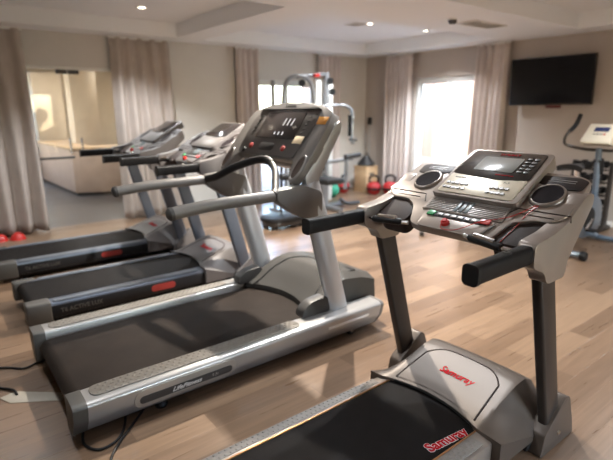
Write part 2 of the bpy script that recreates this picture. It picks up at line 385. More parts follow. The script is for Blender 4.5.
# television
r = root('television', (X1, 3.36, 1.55), 'large black flat television mounted on the beige wall', 'television')
TM = Matrix.Translation((6.77, 3.31, 1.86)) @ Matrix.Rotation(math.radians(-3), 4, 'Y') @ Matrix.Rotation(math.radians(1.5), 4, 'Z')
b = B(); b.box((0, 0, 0), (.045, 1.11, .63), .006, M=TM); fin(b, 'housing', M_SCREEN, r)
b = B(); b.box((-.0235, 0, .004), (.002, 1.08, .60), M=TM); fin(b, 'screen', mat('tv_screen', (.006, .006, .009), .12, bump=.01, var=.05), r)
b = B(); b.box((-.012, -.07, -.335), (.03, .20, .035), .005, M=TM); fin(b, 'status_bar', mat('dark_red_plastic', (.12, .02, .02), .4, bump=.02, var=.1), r)
b = B(); b.bb((6.79, 3.2, 1.7), (6.878, 3.5, 2.0), .004); fin(b, 'wall_bracket', M_DSTEEL, r)

# ceiling fittings
def downlight(x, y, z, label, w=105):
    r = root('ceiling_light', (x, y, z), label, 'ceiling light', None)
    b = B(); b.lathe([(.036, -.002), (.055, -.012), (.062, -.008), (.062, 0), (.036, 0)], (x, y, z)); fin(b, 'rim', M_WHITE, r)
    b = B(); b.lathe([(.001, -.001), (.034, -.004), (.036, 0), (.001, 0)], (x, y, z)); fin(b, 'lens', M_LAMP, r)
    la = bpy.data.lights.new('lamp', 'SPOT'); la.energy = w; la.color = (1, .90, .78) if w > 200 else (.94, .97, 1); la.spot_size = math.radians(120); la.spot_blend = .7; la.shadow_soft_size = .03
    o = bpy.data.objects.new('lamp', la); col.objects.link(o); o.location = (0, 0, -.03); o.parent = r
downlight(2.17, 5.75, H2, 'lit ceiling downlight in the recess above the glass doors')
downlight(6.08, 4.89, H2, 'lit ceiling downlight nearest the smoke detector')
downlight(4.99, 4.96, H2, 'lit ceiling downlight right beside the square vent')
for x, y, z, lb in ((2.78, 2.29, H2, 'above the near console'), (2.5, 3.35, H1, 'on the beam above the silver treadmill'), (.3, 5.2, H2, 'above the rear of the farthest treadmill'), (.4, 2.0, H2, 'above the camera side'),
                    (5.2, 1.2, H2, 'in the recess right of the foreground treadmill'), (.3, -.9, H2, 'behind the camera'), (4.2, -1.2, H2, 'by the added window behind the camera')):
    downlight(x, y, z, 'ceiling downlight ' + lb + ', outside the photo', 290 if lb.startswith('on the beam') else 45 if x < 1 else 105)
# square vent beside the light
def vent(x, y, z, w, d, n, label, rz=0):
    r = root('ceiling_vent', (x, y, z), label, 'vent')
    b = B(); t = .02
    for q in ((-w/2, -d/2, w/2, -d/2+t), (-w/2, d/2-t, w/2, d/2), (-w/2, -d/2+t, -w/2+t, d/2-t), (w/2-t, -d/2+t, w/2, d/2-t)):
        b.bb((x+q[0], y+q[1], z-.012), (x+q[2], y+q[3], z), .002)
    fin(b, 'frame', M_TRIM, r)
    b = B()
    for k in range(n):
        yy = y-d/2+t+(d-2*t)*(k+.5)/n; b.box((x, yy, z-.008), (w-2*t, .012, .003), 0, rot=Matrix.Rotation(.6, 4, 'X'))
    fin(b, 'louvres', M_TRIM, r)
    b = B(); b.bb((x-w/2+.005, y-d/2+.005, z-.003), (x+w/2-.005, y+d/2-.005, z)); fin(b, 'backing', M_DGREY, r)
vent(4.86, 5.10, H2, .22, .22, 6, 'small square ceiling vent next to a downlight')
vent(5.24, 3.42, H1, .62, .26, 9, 'long rectangular ceiling vent grille right of the smoke detector')
r = root('smoke_detector', (4.70, 3.43, H1), 'round smoke detector hanging from the ceiling beam', 'smoke detector')
b = B(); b.lathe([(.001, -.012), (.06, -.012), (.062, 0), (.001, 0)], (4.7, 3.43, H1)); fin(b, 'base', M_WHITE, r)
b = B(); b.lathe([(.001, -.052), (.03, -.05), (.045, -.035), (.048, -.012), (.001, -.012)], (4.7, 3.43, H1)); fin(b, 'sensor_head', M_DGREY, r)

# ================================================================== TREADMILL of the near type
YC = 1.25
def pmat(off=0): # console plane frame: x up-slope, y left, z normal
    n = V((-.462, 0, .887)); return frame(V((1.74, YC-.028, 1.033))+n*off, (.887, 0, .462), (0, 1, 0), n)
def near_type(label, m_body, m_post, m_rail, m_foot, far=False, location=None):
    r = root('treadmill', (1.15, YC, 0), label, 'treadmill')
    yc = YC; hw = .345
    # --- deck rails
    for s in (-1, 1):
        y0, y1 = sorted((yc-.02+s*.265-(.022 if s > 0 else 0), yc-.02+s*hw-(.036 if s > 0 else 0)))
        b = B(); b.prism(rpoly([(y0, .055), (y1, .055), (y1, .160), (y0, .172)] if s > 0 else [(y0, .055), (y1, .055), (y1, .172), (y0, .160)], .01, 2), (.40 if far else .24), 1.76, 'x', 0)
        rl = fin(b, 'side_rail', m_rail, r)
        b = B(); b.bb((.50 if far else .42, y0+.012, .166), (1.62, y1-.010, .1725), .002)
        if not far: studs(b, .45, 1.60, y0+.022, y1-.020, .1725, .026, .014, .0075, .003)
        fin(b, 'footplate', m_foot, rl)
        yi = yc-.02+s*.263-(.022 if s > 0 else 0)
        b = B(); b.bb((.42 if far else .26, yi-.003, .12), (1.72, yi+.003, .171), .001); fin(b, 'edge_trim', M_COPPER if not far else m_rail, rl)
        b = B(); yo = yc-.02+s*(hw+.012)-(.036 if s > 0 else 0); b.bb((.20+(.12 if far else 0), min(yo, yc-.02+s*.24), .035), (.36+(.12 if far else 0), max(yo, yc-.02+s*.24), .178), .014, seg=3); fin(b, 'end_cap', M_CAP if far else M_GREY, rl)
        if far:
            yo = yc-.02+s*(hw+.002)-(.036 if s > 0 else 0)
            b = B(); b.bb((.48, yo-.004, .06), (1.7, yo+.004, .142), .003); sk = fin(b, 'side_skirt', mat('near_black_skirt', (.016, .016, .018), .55, spec=.2, bump=.05, var=.05), rl)
            if s < 0: text('T6 ACTIVE LUX', .042, frame((.68, yo-.005, .10), (1, 0, 0), (0, 0, 1), (0, -1, 0)), M_CAP, sk, bold=.001)
            b = B(); b.sweep([(1.30, yo-.006, .105), (1.30, yo+.004, .105)], [(q[0]*1.0, q[1]) for q in rr(.20, .05, .024)]); fin(b, 'red_badge', mat('dull_red_badge', (.30, .03, .025), .5, bump=.05, var=.05), sk)
    # base frame
    b = B()
    for s in (-1, 1): b.bb((.35+(.14 if far else 0), yc-.02+s*.28-.02, .022), (2.15, yc-.02+s*.28+.02, .06), .004)
    b.bb((.52, yc-.3, .03), (.57, yc+.26, .055)); b.bb((1.9, yc-.40, .022), (1.97, yc+.40, .058), .004); fin(b, 'base_frame', M_BLACK, r)
    for s in (-1, 1):
        for x in ((.52 if far else .40), 2.06):
            b = B(); b.lathe([(.001, 0), (.022, 0), (.026, .008), (.02, .024), (.001, .024)], (x, yc-.02+s*.28, 0), 16); fin(b, 'foot', M_BLACK, r)
    # belt loop with rollers
    b = B(); b.prism(rpoly([(.27+(.1 if far else 0), .165), (.24+(.1 if far else 0), .125), (.27+(.1 if far else 0), .085), (1.9, .085), (1.92, .165)], .03, 5), yc-.02-.258, yc-.02+.237, 'y'); bl = fin(b, 'belt', M_BELT, r)
    if not far:
        for dz, mm, bo, hh in ((.0, M_LABEL, .0042, .1658), (.0006, M_RED, .0024, .1664)):
            text('Samuray', .066, frame((1.53, yc-.240, hh), (.98, -.12, 0), (.12, .98, 0), (0, 0, 1)), mm, bl, bold=bo)
        text('PRO TREADMILL', .014, frame((1.585, yc-.258+.018, .166), (.98, -.12, 0), (.12, .98, 0), (0, 0, 1)), M_LABEL, bl)
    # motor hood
    def xr(y):
        d = abs(y-(yc-.02))/.27; return 1.665+(.06*(1-d*d) if d < 1 else 0)
    prof = [(0, .186), (.12, .212), (.35, .253), (.55, .286), (.68, .293), (.8, .262), (.92, .18), (1, .10)]
    def hz(s):
        for (a, za), (c, zc) in zip(prof, prof[1:]):
            if s <= c: 
                t = (s-a)/(c-a); return za+(zc-za)*t
        return prof[-1][1]
    def hoodz(x, y):
        s = (x-xr(y))/(2.20-xr(y)); s = min(max(s, 0), 1); z = hz(s); t = abs(y-(yc-.035))/.368
        if t > .70: k = ((t-.70)/.30); lo = .176+(.09-.176)*min(1, s/.5); z = z+(lo-z)*min(1, k)**1.15
        return z
    def hf(i, j):
        y = yc-.035+(j*2-1)*.368; x = xr(y)+i*(2.20-xr(y)); return (x, y, hoodz(x, y))
    b = B(); b.grid(30, 48, hf)
    # skirt down to the frame
    t = bmesh.new(); ring = [hf(0, j/48) for j in range(49)]+[hf(i/30, 1) for i in range(1, 31)]+[hf(1, 1-j/48) for j in range(1, 49)]+[hf(1-i/30, 0) for i in range(1, 30)]
    top = [t.verts.new(p) for p in ring]; bot = [t.verts.new((p[0], p[1], .172 if (p[0] < 1.75 and abs(p[1]-yc+.02) < .26) else .06)) for p in ring]
    for k in range(len(ring)): t.faces.new((top[k], top[(k+1) % len(ring)], bot[(k+1) % len(ring)], bot[k]))
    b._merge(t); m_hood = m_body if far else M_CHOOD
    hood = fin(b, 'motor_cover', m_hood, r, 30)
    # inset panel with groove
    def wd(s): return .226-.05*s
    def pf(i, j, off=.003):
        u = j*2-1; sm = .56*(1-.22*abs(u)**5); s = .035+i*(sm-.035); y = yc-.032+u*wd(s); x = xr(y)+s*(2.20-xr(y)); return (x, y, hoodz(x, y)+off)
    b = B(); b.grid(20, 30, pf); fin(b, 'cover_panel', m_hood, hood, 30)
    edge = [pf(i/20, 0, .002) for i in range(21)]+[pf(1, j/30, .002) for j in range(1, 31)]+[pf(1-i/20, 1, .002) for i in range(1, 21)]
    b = B(); b.tube(edge, .0042, 6); fin(b, 'groove', M_BROWN, hood)
    edge2 = [pf(0, j/30, -.004) for j in range(31)]
    b = B(); b.tube([(p[0]-.012, p[1], p[2]-.012) for p in edge2], .009, 6); fin(b, 'lip', M_BLACK, hood)
    c = pf(.50, .5, 0); c2 = pf(.60, .5, 0); ux = (V(c2)-V(c)).normalized()
    text('Samuray', .054 if not far else .07, frame((c[0]+.0, c[1]-.012, c[2]+.0055), (0, -1, 0), ux, ux.cross(V((0, -1, 0)))*-1), M_RED, hood, bold=.0008, shear=.2)
    # --- uprights and boots
    for s in (-1, 1):
        ym = yc+(.418 if s > 0 else -.412)
        b = B(); pth = [(2.065, ym, .07), (1.822, ym, .90)]
        b.sweep(pth, rr(.045, .112, .012, 3), up=(1, 0, 0)); fin(b, 'upright', m_post, r)
        b = B(); b.prism(rpoly([(1.93, .0), (2.24, .0), (2.22, .07), (2.16, .22), (2.125, .24), (1.95, .105)], .015, 3), ym-.038, ym+.038, 'y', .006); bt = fin(b, 'upright_boot', m_hood, r)
        b = B(); b.lathe([(.001, .0), (.012, .0), (.010, .006), (.001, .007)], (0, 0, 0), 12, M=Matrix.Translation((2.08, ym+s*.038, .07)) @ Matrix.Rotation(-s*PI/2, 4, 'X')); fin(b, 'bolt', M_CHROME, bt)
        # arm from console to grip
        pts = [(1.63, 1.038), (1.63, .950), (1.72, .915), (1.745, .865), (1.885, .865), (1.895, .925), (2.065, 1.135), (2.06, 1.175), (2.0, 1.175), (1.86, 1.085), (1.76, 1.055)]
        yi = yc-.016+s*.384; yo = yc-.016+s*.452
        b = B(); b.prism(rpoly(pts, .025, 4), min(yi, yo), max(yi, yo), 'y', .012, seg=3); arm = fin(b, 'console_arm', m_body, r, 50)
        # grip
        ya = yc-.016+s*.418
        b = B(); b.sweep([(1.665, ya, .992), (1.645, ya, .995), (1.30, ya, .992)], [(p[0], p[1]) for p in rr(.056, .068, .017, 4)]); g = fin(b, 'hand_grip', M_FOAM, r)
        b = B(); b.sweep([(1.308, ya, .992), (1.292, ya, .992)], rr(.060, .072, .018, 4)); fin(b, 'end_plug', M_BLACK, g)
        b = B(); b.sweep([(1.662, ya, .992), (1.645, ya, .991)], rr(.064, .078, .018, 4)); fin(b, 'collar', M_BLACK, g)
        for q in (-.014, .014) if False else (0,):
            b = B(); b.lathe([(.001, .003), (.014, .003), (.017, .0), (.017, -.004), (.001, -.004)], (1.50, ya, 1.0285), 16); b.lathe([(.001, .005), (.005, .005), (.006, 0), (.001, 0)], (1.50, ya, 1.0295), 10); fin(b, 'speed_button', M_DGREY, g)
    # --- console body
    b = B()
    out = [(-.075, -.19), (-.072, -.13), (-.072, .125), (-.055, .175), (.06, .24), (.10, .30), (.10, .40), (.16, .472), (.40, .445), (.425, .38), (.43, .22), (.43, -.20), (.425, -.36), (.40, -.41), (.16, -.43), (.10, -.39), (.10, -.33), (.06, -.25), (-.05, -.23)]
    b.prism(rpoly(out, .02, 3), -.034, 0, 'z', .010, M=pmat(), seg=3); body = fin(b, 'console_body', m_body, r, 40)
    # housing behind
    b = B(); b.prism(rpoly([(1.80, 1.02), (1.82, .98), (2.0, 1.02), (2.14, 1.14), (2.13, 1.20), (2.09, 1.20)], .02, 3), yc-.40, yc+.40, 'y', .01); fin(b, 'rear_housing', m_body, r, 40)
    # front strip (key shelf)
    b = B(); b.prism(rpoly([(-.075, -.175), (-.075, .12), (.035, .145), (.035, -.21)], .02, 3), 0, .010, 'z', .004, M=pmat()); shelf = fin(b, 'key_shelf', m_body, body)
    b = B(); b.prism(rpoly([(-.0, -.18), (-.0, .12), (.03, .12), (.03, -.18)], .006, 2), .010, .0125, 'z', .0008, M=pmat()); fin(b, 'key_strip', M_BLACK, shelf)
    for k in range(6):
        b = B(); b.box((.015, .052-.034*k, .0138), (.015, .026, .004), .0018, M=pmat()); fin(b, 'quick_key', M_LGREY, shelf)
    b = B(); b.box((.015, .098, .0145), (.03, .036, .006), .002, M=pmat()); fin(b, 'start_key', M_GREEN, shelf)
    b = B(); b.box((.018, -.165, .0145), (.028, .045, .006), .002, M=pmat()); fin(b, 'stop_key', M_REDP, shelf)
    # safety key and cord
    b = B(); b.lathe([(.001, .024), (.010, .024), (.012, .016), (.017, .014), (.019, .004), (.019, 0), (.001, 0)], (-.035, -.008, .010), 20, M=pmat()); key = fin(b, 'safety_key', M_REDP, body)
    if not far:
        pm = pmat()
        cord = [pm @ V(q) for q in ((-.035, -.008, .033), (-.062, -.005, .02), (-.072, -.02, .012), (-.060, -.08, .014), (.01, -.15, .02), (.05, -.195, .012), (.09, -.235, .006), (.15, -.275, .006), (.195, -.295, .006), (.185, -.30, .006), (.12, -.285, .004), (.05, -.275, -.008), (-.05, -.265, -.010))]
        b = B(); b.tube(smooth_path(cord, 8), .0018, 6); fin(b, 'safety_cord', M_REDP, key)
    # ribbed plate with dark grille
    b = B(); b.prism(rpoly([(.045, -.22), (.045, .18), (.15, .18), (.15, -.21)], .01, 2), 0, .006, 'z', .002, M=pmat()); rib = fin(b, 'ribbed_plate', m_body, body)
    b = B()
    for k in range(8): b.box((.053+.0115*k, -.02, .0068), (.004, .37, .004), .001, M=pmat())
    fin(b, 'ribs', M_LGREY, rib)
    for k in range(3):
        b = B(); b.box((.093, .008-.026*k, .010), (.075, .018, .004), .0015, M=pmat()); fin(b, 'grille_slot', mat('teal_grey_slot', (.12, .15, .16), .4, .2, bump=.03, var=.05), rib)
    # display pod
    dM = pmat() @ Matrix.Translation((0, -.0, 0))
    b = B(); sh = rpoly([(.140, -.235), (.140, .190), (.515, .195), (.53, .17), (.53, -.19), (.515, -.215)], .03, 4)
    b.prism(sh, -.03, .030, 'z', .009, M=dM, seg=3); disp = fin(b, 'display_pod', M_CHAMP if not far else m_body, body, 40)
    b = B(); b.prism(rpoly([(.155, -.205), (.155, .165), (.31, .175), (.31, -.20)], .02, 3), .030, .033, 'z', .001, M=dM); ip = fin(b, 'button_panel', M_GREY if far else M_CREAM, disp)
    b = B(); b.prism(rpoly([(.305, -.202), (.285, -.07), (.305, .177), (.512, .170), (.512, -.190)], .02, 3), .0305, .0345, 'z', .001, M=dM); bp = fin(b, 'black_panel', M_SCREEN, disp)
    b = B(); b.prism(rpoly([(.345, -.105), (.345, .09), (.463, .09), (.463, -.105)], .006, 2), .0345, .0365, 'z', .0006, M=dM); fin(b, 'lcd_window', M_SCREEN if far else M_LCD, bp)
    pm = pmat(.0355)
    def ptext(s, size, a, bb_, m_, par): text(s, size, frame(pm @ V((a, bb_, 0)), (0, -1, 0), (.887, 0, .462), (-.462, 0, .887)), m_, par)
    if not far:
        ptext('SAMURAY', .022, .488, -.02, M_RED, bp)
        for k in range(5): ptext('88:88', .012, .322, .13-.03*k if k < 2 else -.05-.03*(k-2), M_RED, bp) if k > 1 else None
        pm = pmat(.034); ptext('Samuray Fitness', .009, .275, .11, M_BLACK, ip); ptext('7 - 7', .014, .270, -.12, M_BLACK, ip)
        for i in range(2):
            for k in range(5):
                for g0 in (.145, -.075):
                    if g0 < 0 and k == 4: continue
                    b = B(); b.sweep([dM @ V((.190+.036*i, g0-.024*k, .033)), dM @ V((.190+.036*i, g0-.024*k, .0375))], rr(.019, .015, .006, 3), up=(1, 0, 0)); fin(b, 'button', M_GREY, ip)
        for i in range(5):
            for k in range(2):
                b = B(); b.box((.36+.026*i, -.130-.032*k, .0355), (.013, .024, .003), .001, M=dM); fin(b, 'button', M_HOODG, bp)
    # speakers / pods
    for s in (-1, 1):
        bc = .02*0 + s*.30
        b = B(); b.prism(rpoly([(.40, bc-s*.085), (.345, bc-s*.085), (.315, bc+s*.04), (.32, bc+s*.105), (.385, bc+s*.11), (.405, bc+s*.07)], .012, 3), 0, .004, 'z', .001, M=pmat()); fin(b, 'pod_trim', mat('deep_brown_trim', (.022, .014, .013), .5, spec=.2, bump=.05, var=.05), body)
        for q in (.362, .376):
            b = B(); b.box((q, bc+s*.01, .0045), (.003, .11, .002), M=pmat()); fin(b, 'trim_line', M_LGREY, body)
        M_ = pmat() @ Matrix.Translation((.262, bc, 0)) @ Matrix.Diagonal((1.12, 1, 1, 1))
        b = B(); b.lathe([(.058, .003), (.060, .012), (.065, .012), (.070, .004), (.071, 0), (.058, 0)], (0, 0, 0), 36, M=M_); cup = fin(b, 'speaker_rim', m_body, body, 60)
        b = B(); b.lathe([(.001, .006), (.03, .0065), (.058, .010), (.0595, 0), (.001, 0)], (0, 0, 0), 36, M=M_); fin(b, 'speaker_mesh', mat('dark_speaker_cloth', (.018, .014, .016), .85, spec=.1, bump=.5, bscale=500, var=.1), cup)
        # seam line and cup tray
        b = B(); sp = [pmat() @ V(q) for q in ((.10, s*.20, .001), (.155, s*.235, .001), (.155, s*.44, .001), (.12, s*.455, .001))]; b.tube(sp, .0022, 6); b.tube([pmat() @ V(q) for q in ((.125, s*.25, .001), (.125, s*.39, .001))], .0016, 6); fin(b, 'seam', M_BROWN, body)
        b = B(); b.prism(rpoly([(-.055, s*.215), (.105, s*.225), (.105, s*.41), (-.02, s*.405), (-.055, s*.36)], .035, 5), -.09, -.012, 'z', .012, M=pmat(), seg=3); fin(b, 'accessory_tray', M_BROWN, body, 50)
        # pulse sensor bar
        b = B(); y0, y1 = yc-.02+s*.165, yc-.02+s*.33
        b.tube([(1.655, y0-s*.02, 1.008), (1.645, y0+s*.01, 1.006), (1.625, y1-s*.01, 1.0), (1.665, y1+s*.09, .99)], .009, 10); sb = fin(b, 'pulse_bar', M_CHROME, r)
        b = B(); b.tube([(1.645, y0+s*.01, 1.008), (1.64, y0+s*.02, 1.008), (1.622, y1-s*.012, 1.002), (1.62, y1-s*.004, 1.002)], .019, 16, scale=[.65, .85, .85, .65]); fin(b, 'pulse_grip', M_BLACK, sb)
        b = B(); b.tube([(1.636, y0+s*.035, 1.0245), (1.618+.006, y1-s*.035, 1.019)], .0105, 8); fin(b, 'contact_plate', M_CHROME, sb)
    return r

tm = near_type('foreground treadmill with champagne console, red lettering on the belt and lit display', M_CHAMP, M_DSTEEL, M_CHAMP, M_STUDR)
def rot_about(o, px, py, ang, dz=0):
    l = o.location; dx, dy = l.x-px, l.y-py; c, s = math.cos(ang), math.sin(ang)
    o.location = (px+dx*c-dy*s, py+dx*s+dy*c, l.z); o.rotation_euler.z = ang
rot_about(tm, 1.8, 1.25, math.radians(0))

ta = near_type('slate railed treadmill in the row, between the big silver treadmill and the farthest one', M_LILAC, M_BLUESTEEL, M_BLUESTEEL, M_RIBT, far=True)
tb = copy_tree(ta); tb['label'] = 'farthest treadmill of the row, nearest the glass doors and curtains'
ta.location = (1.22, 4.0, 0); tb.location = (1.18, 5.22, 0); ta.scale = tb.scale = (1, 1, 1.06)
ta['group'] = tb['group'] = 'slate treadmills at the back of the row'

# ================================================================== big silver treadmill
r = root('treadmill', (1.4, 2.67, 0), 'big silver treadmill with dark screen console, orange sticker and belt between wide rails', 'treadmill')
c = 2.67
def msec(s):
    pts = [(.385, .035), (.395, .208), (.41, .218), (.52, .215), (.545, .198), (.525, .115), (.47, .036), (.45, .030)]
    pts = [(c+s*a, z) for a, z in pts]; return rpoly(pts, .018, 3)
for s in (-1, 1):
    b = B(); b.prism(msec(s), .41, 2.32, 'x'); rl = fin(b, 'side_rail', M_LGREY, r, 40)
    b = B(); g = [(y, z) for y, z in msec(s)]; cy = c+s*.46; g2 = [(cy+(y-cy)*1.03, .125+(z-.125)*1.03) for y, z in g]; b.prism(g2, .345, .41, 'x', .006); fin(b, 'end_cap', M_CAP, rl, 40)
    b = B(); g2 = [(cy+(y-cy)*1.02, .125+(z-.125)*1.02) for y, z in g]; b.prism(g2, 2.32, 2.345, 'x', .008); fin(b, 'front_cap', M_GREY, rl, 40)
    b = B(); b.prism(rpoly([(.44, c+s*.405), (.44, c+s*.505), (1.66, c+s*.505), (1.66, c+s*.405)], .045, 6), .214, .222, 'z', .002); studs(b, .475, 1.63, c+s*.455-.036, c+s*.455+.036, .222, .036, .024, .010, .003); fin(b, 'footplate', M_STUDM, rl)
# side badge on the near rail
def side(x, z): # point on outer face (-y) between z .12 and .205
    k = (z-.12)/.085; return V((x, c-.525-.02*k-.001, z))
nv = V((0, -.973, .229)); uv = V((0, .229, .973))*1
fr = frame(side(.90, .125), (1, 0, 0), (0, -.229, .973), (0, -.973, -.229))
b = B(); b.prism(rr(.56, .11, .048, 6), -.002, .004, 'z', .0015, M=fr @ Matrix.Translation((0, .008, .0))); bz = fin(b, 'badge_surround', M_SILVER, r)
b = B(); b.prism(rr(.51, .046, .020, 6), .004, .0065, 'z', .001, M=fr @ Matrix.Translation((0, .002, 0))); bd = fin(b, 'badge', M_DGREY, bz)
text('LifeFitness', .038, fr @ Matrix.Translation((-.01, .002, .0075)), M_LABEL, bd, shear=.35, bold=.0008)
text('9.5i', .026, fr @ Matrix.Translation((.15, .002, .0075)), M_LGREY, bd)
fr2 = frame(side(2.03, .15), (1, 0, 0), (0, -.229, .973), (0, -.973, -.229))
b = B(); b.prism(rr(.36, .020, .009, 4), -.001, .003, 'z', .001, M=fr2); fin(b, 'side_trim', M_WHITE, r)
# belt
b = B(); b.prism(rpoly([(.40, .175), (.355, .125), (.40, .08), (2.0, .08), (2.0, .175)], .045, 6), c-.36, c+.36, 'y'); fin(b, 'belt', M_BELTB, r)
b = B(); b.tube([(.44, c-.375, .125), (.44, c+.375, .125)], .036, 16); fin(b, 'rear_roller', M_BLACK, r)
b = B(); b.bb((.45, c-.385, .05), (2.28, c+.385, .084), .004); fin(b, 'base_frame', M_BLACK, r)
for s in (-1, 1):
    for x in (.78, ):
        b = B(); b.lathe([(.001, 0), (.03, 0), (.034, .012), (.022, .03), (.018, .06), (.001, .06)], (x, c+s*.44, 0), 18); fin(b, 'levelling_foot', M_BLACK, r)
    b = B(); b.lathe([(.001, -.016), (.026, -.016), (.032, -.01), (.032, .01), (.026, .016), (.001, .016)], (0, 0, 0), 20, M=Matrix.Translation((2.12, c+s*.45, .034)) @ Matrix.Rotation(PI/2, 4, 'X')); wh = fin(b, 'wheel', M_BLACK, r)
    b = B(); b.lathe([(.001, -.018), (.012, -.018), (.012, .018), (.001, .018)], (0, 0, 0), 14, M=Matrix.Translation((2.12, c+s*.45, .034)) @ Matrix.Rotation(PI/2, 4, 'X')); fin(b, 'hub', M_CHROME, wh)
# hood
def mx(y):
    d = abs(y-c)/.37; return 1.79+(.13*(1-d**2) if d < 1 else 0)
mp_ = [(0, .215), (.1, .255), (.25, .325), (.42, .39), (.55, .405), (.8, .385), (1, .345)]
def mzz(s):
    for (a, za), (q, zc) in zip(mp_, mp_[1:]):
        if s <= q: return za+(zc-za)*(s-a)/(q-a)
    return mp_[-1][1]
def mh(i, j):
    y = c+.01+(j*2-1)*.375; x = mx(y)+i*(2.43-mx(y)); t = abs(j*2-1); z = mzz(i)
    if t > .8: z -= (t-.8)/.2*.035*min(1, i*3)
    return (x, y, z)
b = B(); b.grid(24, 40, mh); t = bmesh.new()
ring = [mh(0, j/40) for j in range(41)]+[mh(i/24, 1) for i in range(1, 25)]+[mh(1, 1-j/40) for j in range(1, 41)]+[mh(1-i/24, 0) for i in range(1, 24)]
top = [t.verts.new(p) for p in ring]; bot = [t.verts.new((p[0]+(.02 if p[0] > 2.38 else 0), p[1], .182 if p[0] < 1.9 and abs(p[1]-c) < .37 else .06)) for p in ring]
for k in range(len(ring)): t.faces.new((top[k], top[(k+1) % len(ring)], bot[(k+1) % len(ring)], bot[k]))
b._merge(t); hood = fin(b, 'motor_cover', M_HOODG, r, 30)
for s in (-1, 1):
    b = B()
    b.prism(rpoly([(1.72, .215), (1.73, .27), (1.79, .31), (1.93, .325), (1.95, .215)], .03, 4), min(c+s*.355, c+s*.435), max(c+s*.355, c+s*.435), 'y', .022, seg=3); fin(b, 'corner_fairing', M_DGREY, hood, 60)
# arch line panel
def ap(u): 
    return (1.80+.42*math.sin(u*PI)**.8, c+.30*math.cos(u*PI), 0)
ln = []
for k in range(25):
    q = ap(k/24); s_ = (q[0]-mx(q[1]))/(2.43-mx(q[1])); ln.append((q[0], q[1], mzz(max(0, s_))+.001))
b = B(); b.tube(ln, .005, 6); fin(b, 'groove', M_BLACK, hood)
b = B(); b.bb((2.20, c-.30, .372), (2.30, c-.21, .392), .002); fin(b, 'vent_plate', M_BLACK, hood)
# uprights
for s in (-1, 1):
    ym = c+(.45 if s > 0 else -.418)
    b = B(); sec = [(q[0], q[1]) for q in [(.042*math.cos(2*PI*k/20), .078*math.sin(2*PI*k/20)) for k in range(20)]]
    b.sweep([(2.03, ym, .20), (1.835, ym, .90), (1.79, ym, 1.08)], sec, up=(1, 0, 0), scale=[1, .98, .85]); up = fin(b, 'upright', mat('bright_silver_upright', (.50, .52, .55), .32, .6, bump=.04, var=.03), r, 60)
    # bracket
    br = rpoly([(1.53, 1.055), (1.53, .995), (1.62, .93), (1.72, .872), (1.82, .865), (1.86, .90), (1.86, 1.02), (1.72, 1.07)], .03, 4)
    b = B(); b.prism(br, ym-.04, ym+.04, 'y', .012, seg=3); fin(b, 'handrail_bracket', M_GREY, r, 50)
    ya = ym
    b = B(); b.tube(smooth_path([(1.56, ya, 1.022), (1.35, ya, 1.02), (1.15, ya, 1.018), (1.0, ya, 1.008), (.915, ya, 1.0)], 5), .033, 16, scale=None); hr = fin(b, 'handrail', M_GREY, r)
    b = B(); b.lathe([(.001, .014), (.02, .012), (.03, .003), (.032, -.012), (.001, -.012)], (0, 0, 0), 16, M=Matrix.Translation((.91, ya, .9995)) @ Matrix.Scale(1.12, 4) @ Matrix.Rotation(-PI/2-.1, 4, 'Y')); fin(b, 'end_plug', M_DGREY, hr)
    b = B(); b.tube([(1.525, ya, 1.023), (1.54, ya, 1.024)], .037, 16); fin(b, 'collar', M_DSTEEL, hr)
# crossbar
pb = smooth_path([(1.54, c+.42, 1.03), (1.57, c+.33, 1.055), (1.64, c+.22, 1.12), (1.70, c+.10, 1.165), (1.73, c+.01, 1.185), (1.73, c-.08, 1.18), (1.69, c-.20, 1.14), (1.61, c-.32, 1.075), (1.54, c-.42, 1.035)], 5)
h_ = len(pb)*7//10
b = B(); b.tube(pb[:h_], .026, 14); cb = fin(b, 'crossbar', M_BLACK, r)
b = B(); b.tube(pb[h_-1:], .022, 14); fin(b, 'crossbar_tube', M_HOODG, cb)
# console : plane through (1.74,1.17) and (2.0,1.5)
l = math.hypot(.26, .33); ex = V((.26/l, 0, .33/l)); nn = V((-.33/l, 0, .26/l))
CO = V((1.735, c+.022, 1.182))
def cm(off=0): return frame(CO+nn*off, ex, (0, 1, 0), nn) @ Matrix.Diagonal((1, .975, 1, 1))
b = B()
out = [(.03, -.34), (.03, .34), (-.06, .37), (-.115, .40), (-.12, .44), (-.06, .475), (.10, .485), (.30, .475), (.385, .45), (.43, .34), (.455, .18), (.462, 0), (.455, -.18), (.43, -.34), (.385, -.45), (.30, -.475), (.10, -.485), (-.06, -.475), (-.12, -.44), (-.115, -.40), (-.06, -.37)]
b.prism(rpoly(out, .03, 3), -.055, 0, 'z', .014, M=cm(), seg=3); con = fin(b, 'console_shell', M_GREY, r, 45)
b = B(); b.prism(rpoly([(.035, -.33), (.035, .33), (.12, .36), (.30, .375), (.40, .34), (.435, .18), (.442, 0), (.435, -.18), (.40, -.34), (.30, -.36), (.12, -.335)], .02, 3), 0, .008, 'z', .003, M=cm()); cp = fin(b, 'face_panel', mat('dark_taupe_face', (.075, .068, .065), .5, bump=.05, var=.05), con, 40)
b = B(); b.prism(rpoly([(.395, -.35), (.395, .35), (.425, .28), (.447, .14), (.452, 0), (.447, -.14), (.425, -.28)], .01, 2), .002, .016, 'z', .004, M=cm()); fin(b, 'top_band', M_DGREY, con)
b = B(); b.prism(rpoly([(.165, -.235), (.165, .225), (.375, .22), (.375, -.215)], .008, 2), .008, .0115, 'z', .001, M=cm()); sc = fin(b, 'display', M_SCREEN, cp)
